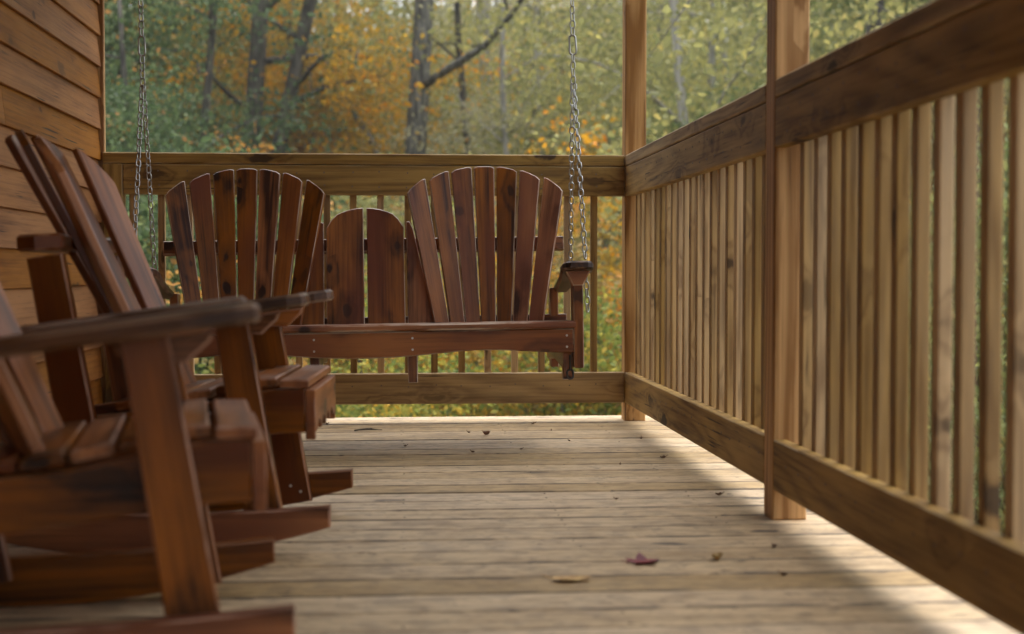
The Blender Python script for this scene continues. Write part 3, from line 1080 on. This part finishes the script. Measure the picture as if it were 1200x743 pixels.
def place_tree(key, name, x, y, label, cat='tree', group=None, s=1.0, rz=0.0, leaf=None, bark_m=None, z=None):
    src = TREE_SRC[key]
    root = empty(name, (x, y, terrain(x, y) if z is None else z), (0, 0, rz))
    root.scale = (s, s, s)
    tag(root, label, cat, group)
    if src['wood'] is None:
        o = src['mb'].build('trunk', src['bark'], root, smooth_=True)
        src['wood'] = o.data
    else:
        o = bpy.data.objects.new('trunk', src['wood'])
        COL.objects.link(o)
        o.parent = root
    if bark_m:
        o.material_slots[0].link = 'OBJECT'
        o.material_slots[0].material = bark_m
    c = bpy.data.objects.new('crown', src['me'])
    COL.objects.link(c)
    c.parent = root
    if leaf:
        c.material_slots[0].link = 'OBJECT'
        c.material_slots[0].material = leaf
    return root

def at(px, Y):
    """porch-frame x of a bearing given by a column of the 1200 px wide photograph, at distance Y"""
    return Y * math.tan(math.atan((px - 600) / 1667.0) + R(4.53))

# sources
tree_source('twin', 101, 17, 0.21, BARK_DARK, L_YELLOW, 620, 60, 0.5, 0.088, lean=(1.5, 0.5), limbs=18, first=0.22, reach=0.15, rise=0.35, fork=(3.3, 0.3, -0.35), wob=0.012, clear=0.65)
tree_source('bare', 102, 17, 0.23, BARK_GREY, L_OLIVE, 200, 50, 0.6, 0.105, lean=(1.3, 0.3), limbs=12, first=0.16, reach=0.30, rise=0.5, wob=0.02, clear=0.5)
tree_source('golden', 109, 10, 0.11, BARK_DARK, L_YELLOW, 420, 62, 0.45, 0.09, limbs=14, first=0.42, reach=0.2, rise=0.35, low=4.2)
tree_source('bushy', 103, 10, 0.15, BARK_DARK, L_GREEN, 620, 76, 0.5, 0.085, limbs=16, first=0.06, reach=0.30, rise=0.3, low=0.3)
tree_source('bushy_b', 104, 12, 0.14, BARK_GREY, L_OLIVE, 470, 70, 0.55, 0.085, limbs=15, first=0.10, reach=0.27, rise=0.4, low=0.4)
tree_source('thin', 105, 14, 0.10, BARK_PALE, L_OLIVE, 150, 52, 0.55, 0.095, limbs=12, first=0.22, reach=0.2, rise=0.8, wob=0.05)
tree_source('shrub', 106, 3.6, 0.05, BARK_DARK, L_GREEN, 240, 56, 0.28, 0.065, limbs=12, first=0.05, reach=0.38, rise=0.7, low=0.15, fork=(0.7, 0.2))
tree_source('shrub_b', 107, 3.2, 0.045, BARK_DARK, L_YELLOW, 170, 52, 0.26, 0.065, limbs=10, first=0.05, reach=0.42, rise=0.6, low=0.15, fork=(-0.6, 0.3))
tree_source('drooping', 108, 15, 0.19, BARK_DARK, L_TAN, 320, 56, 0.6, 0.10, lean=(-0.8, 0), limbs=14, first=0.12, reach=0.36, rise=0.15)

place_tree('twin', 'maple_tree', at(256, 23), 23, 'grey twin trunk tree with golden yellow leaves behind the left part of the back railing', s=1.0, rz=0.0)
place_tree('bare', 'tall_tree', at(450, 22), 22, 'tall grey tree with a bent dark limb, standing behind the middle of the swing', s=1.0, rz=0.0)
place_tree('bushy', 'leafy_tree', at(150, 15), 15, 'dark green bushy tree right beside the cabin corner', s=0.62, rz=1.0, leaf=L_DARK)
place_tree('drooping', 'dark_trunk_tree', at(985, 17), 17, 'dark leaning tree with bare twigs behind the right railing, right of the nearer post', s=0.9, rz=2.2, leaf=L_OLIVE)
place_tree('thin', 'slender_tree', at(228, 20), 20, 'slender dark trunk rising out of the green left of the twin trunk tree', s=0.9, rz=4.0, leaf=L_DARK, bark_m=BARK_DARK)
place_tree('thin', 'slender_tree', at(560, 23), 23, 'slender dark trunk above the left part of the right fan back', s=0.95, rz=1.9, leaf=L_OLIVE, bark_m=BARK_DARK)
place_tree('thin', 'slender_tree', at(612, 28), 28, 'slender dark trunk left of the right chain, farther off', s=1.1, rz=5.2, leaf=L_OLIVE, bark_m=BARK_DARK)
place_tree('thin', 'birch_tree', at(812, 19), 19, 'thin pale trunk tree between the corner post and the nearer post', s=1.0, rz=0.5)
place_tree('thin', 'birch_tree', at(838, 24), 24, 'slender pale tree leaning behind the thin pale trunk', s=1.05, rz=2.5)

G = 'autumn trees of the wood behind the porch'
rs = random.Random(5)
kinds = ['leafy_tree', 'leafy_tree', 'leafy_tree']
spots = [
    # px, Y, key, leaf, scale
    (250, 27, 'bushy', L_DARK, 1.1), (125, 20, 'bushy_b', L_DARK, 0.7), (338, 24.6, 'golden', L_YELLOW, 0.85), (302, 26, 'golden', L_YELLOW, 0.9), (235, 28, 'thin', L_GREEN, 0.8), (150, 22, 'bushy', L_DARK, 1.2), (95, 30, 'bushy_b', L_GREEN, 1.3), (345, 32, 'bushy_b', L_OLIVE, 1.1),
    (372, 30, 'bushy', L_ORANGE, 0.5), (400, 31, 'bushy', L_OLIVE, 0.6), (560, 30, 'thin', L_YELLOW, 1.0), (650, 25.5, 'thin', L_OLIVE, 0.85), (700, 33, 'thin', L_TAN, 1.1), (605, 36, 'thin', L_OLIVE, 1.2), (320, 37, 'drooping', L_OLIVE, 1.1), (440, 38, 'bushy_b', L_OLIVE, 1.3), (515, 35, 'thin', L_GREEN, 1.0),
    (545, 41, 'drooping', L_TAN, 1.1), (585, 29, 'thin', L_TAN, 1.1), (620, 34, 'bushy_b', L_OLIVE, 1.0), (665, 27, 'bushy', L_GREEN, 0.75),
    (690, 40, 'drooping', L_TAN, 1.2), (715, 24, 'bushy_b', L_OLIVE, 0.55), (770, 30, 'bushy_b', L_OLIVE, 1.1), (820, 36, 'bushy', L_GREEN, 1.1),
    (870, 27, 'thin', L_OLIVE, 1.0), (905, 33, 'drooping', L_TAN, 1.2), (930, 22, 'bushy', L_GREEN, 0.8), (1010, 26, 'bushy_b', L_OLIVE, 1.1),
    (1050, 20, 'bushy', L_GREEN, 1.0), (1110, 24, 'drooping', L_OLIVE, 1.1), (1160, 17, 'bushy_b', L_OLIVE, 0.9), (1230, 22, 'bushy', L_GREEN, 1.1),
    (1330, 20, 'bushy_b', L_OLIVE, 1.1), (40, 40, 'bushy', L_DARK, 1.5), (-60, 26, 'bushy', L_GREEN, 1.2), (470, 45, 'thin', L_TAN, 1.3),
    (640, 48, 'bushy_b', L_YELLOW, 1.1), (740, 47, 'bushy', L_OLIVE, 1.5), (575, 26, 'thin', L_OLIVE, 0.9), 
    (270, 44, 'drooping', L_GREEN, 1.5), (180, 46, 'bushy_b', L_OLIVE, 1.6), (850, 50, 'bushy_b', L_TAN, 1.6), (960, 46, 'bushy', L_OLIVE, 1.5),
    (1080, 44, 'bushy_b', L_OLIVE, 1.6), (1200, 40, 'bushy', L_GREEN, 1.5), (610, 21, 'thin', L_TAN, 0.75), (1460, 17, 'bushy', L_DARK, 1.0),
]
colname = {'leaves_green': 'mid green', 'leaves_dark_green': 'dark green', 'leaves_olive': 'olive', 'leaves_yellow': 'yellow', 'leaves_orange': 'orange', 'leaves_tan': 'pale tan', 'leaves_lime': 'yellow green'}
keyname = {'golden': 'high crowned', 'bushy': 'bushy', 'bushy_b': 'loose', 'thin': 'slender', 'drooping': 'wide limbed'}
def bearing(px):
    if px < 122: return 'hidden behind the cabin wall, seen only from beside it'
    for lim, t in ((200, 'beside the cabin corner'), (300, 'above the left end of the swing'), (390, 'above the left fan back of the swing'), (470, 'above the middle of the swing'),
                   (560, 'left of the right fan back of the swing'), (640, 'above the right fan back of the swing'), (727, 'between the right chain and the corner post'),
                   (800, 'just right of the corner post'), (893, 'left of the nearer post'), (1000, 'just right of the nearer post'), (1100, 'above the right railing'),
                   (1210, 'behind the near balusters'), (9999, 'outside the frame to the right')):
        if px < lim:
            return t
for i, (px, Y, key, lf, s_) in enumerate(spots):
    depth = 'near' if Y < 25 else ('middle distance' if Y < 36 else 'far')
    lab = '%s %s %s tree %s' % (depth, keyname[key], colname[lf.name], bearing(px))
    place_tree(key, 'autumn_tree', at(px, Y), Y, lab, 'tree', G, s_, rs.uniform(0, 6.28), leaf=lf)
SG = 'shrubs growing below the porch'
shr = [
    (150, 11.5, 'shrub', L_DARK, 1.05), (215, 12.5, 'shrub', L_GREEN, 1.0), (180, 10, 'shrub_b', L_ORANGE, 0.8), (300, 11.5, 'shrub', L_LIME, 0.75), (250, 14, 'shrub_b', L_ORANGE, 1.0),
    (345, 13.5, 'shrub_b', L_ORANGE, 0.95), (420, 12, 'shrub', L_LIME, 0.85), (385, 15, 'shrub', L_OLIVE, 1.0), (470, 11, 'shrub', L_LIME, 0.68), (500, 14, 'shrub_b', L_YELLOW, 0.85),
    (555, 12.5, 'shrub_b', L_YELLOW, 0.75), (530, 16, 'shrub', L_LIME, 1.05), (600, 15, 'shrub_b', L_ORANGE, 1.05), (630, 12, 'shrub', L_LIME, 0.75), (665, 14, 'shrub_b', L_YELLOW, 1.1),
    (700, 12, 'shrub_b', L_ORANGE, 1.0), (725, 11, 'shrub', L_LIME, 0.8), (690, 17, 'shrub_b', L_YELLOW, 1.3), (775, 13, 'shrub_b', L_YELLOW, 0.9), (830, 12, 'shrub', L_LIME, 0.9),
    (885, 14, 'shrub', L_OLIVE, 1.1), (950, 12, 'shrub_b', L_OLIVE, 0.9), (1020, 11, 'shrub', L_GREEN, 1.0), (1090, 12, 'shrub_b', L_LIME, 1.0), (1160, 10, 'shrub', L_GREEN, 1.1),
    (1250, 11, 'shrub', L_OLIVE, 1.1), (1190, 8, 'shrub_b', L_GREEN, 0.9), (440, 18, 'shrub', L_OLIVE, 1.2), (580, 19, 'shrub', L_TAN, 1.2), (320, 18, 'shrub_b', L_ORANGE, 1.2),
]
def bearing2(px):
    for lim, t in ((230, 'seen behind the left chains'), (330, 'behind the left fan back of the swing'), (400, 'below the left part of the swing'), (480, 'behind the middle panel of the swing'),
                   (560, 'left of the middle of the right fan back'), (640, 'behind the right fan back of the swing'), (727, 'seen between the swing arm and the corner post'),
                   (900, 'behind the far section of the right railing'), (1100, 'behind the first near balusters'), (9999, 'behind the nearest balusters')):
        if px < lim:
            return t
for i, (px, Y, key, lf, s_) in enumerate(shr):
    size_ = 'tall' if s_ > 1.0 else ('middle sized' if s_ > 0.8 else 'low')
    dd = 'close' if Y < 12.2 else ('set back' if Y < 15.5 else 'distant')
    place_tree(key, 'shrub', at(px, Y), Y, '%s %s %s shrub %s' % (dd, size_, colname[lf.name], bearing2(px)), 'shrub', SG, s_, rs.uniform(0, 6.28), leaf=lf)

# far wood: one mass nobody could count
nF = 75000
fx = RNG.uniform(-48, 62, nF)
fy = RNG.uniform(52, 84, nF)
cl = 0.5 + 0.5 * np.sin(fx * 0.55 + np.sin(fy * 0.7) * 2) * np.cos(fy * 0.5)
fz = np.array([terrain(a, b) for a, b in zip(fx, fy)]) + RNG.beta(1.3, 1.5, nF) * (9 + 4 * cl)
me = leaves_mesh('far_wood', np.stack([fx, fy, fz], 1), 0.42, np.clip(cl * 0.6 + RNG.uniform(0, 0.45, nF), 0, 1), L_TAN)
fw = bpy.data.objects.new('far_wood', me)
COL.objects.link(fw)
tag(fw, kind='stuff')
mb = MB()
for _ in range(70):
    x, y = random.uniform(-42, 52), random.uniform(48, 66)
    z0 = terrain(x, y)
    h_ = random.uniform(14, 20)
    l1, l2 = random.uniform(-1.5, 1.5), random.uniform(-1.2, 1.2)
    tube(mb, [(x, y, z0 - 0.3), (x + l1 * .4, y, z0 + h_ * .4), (x + l1, y + l2, z0 + h_)], [random.uniform(.12, .26), .13, .04], 6)
tag(mb.build('far_trunks', BARK_GREY, smooth_=True), kind='stuff')

# ------------------------------------------------------------------ damp autumn air
hz = MB()
lo, hi = (-180, -70, -22), (200, 340, 75)
vv = [(x, y, z) for z in (lo[2], hi[2]) for y in (lo[1], hi[1]) for x in (lo[0], hi[0])]
hz.add(vv, [[0, 2, 3, 1], [4, 5, 7, 6], [0, 1, 5, 4], [2, 6, 7, 3], [0, 4, 6, 2], [1, 3, 7, 5]])
m = bpy.data.materials.new('haze_air')
m.use_nodes = True
nt = m.node_tree
for n in list(nt.nodes):
    nt.nodes.remove(n)
o_ = nt.nodes.new('ShaderNodeOutputMaterial')
pv = nt.nodes.new('ShaderNodeVolumePrincipled')
pv.inputs['Color'].default_value = (0.86, 0.88, 0.84, 1)
pv.inputs['Density'].default_value = 0.0016
pv.inputs['Anisotropy'].default_value = 0.2
nt.links.new(pv.outputs[0], o_.inputs['Volume'])
tag(hz.build('haze', m), kind='stuff')
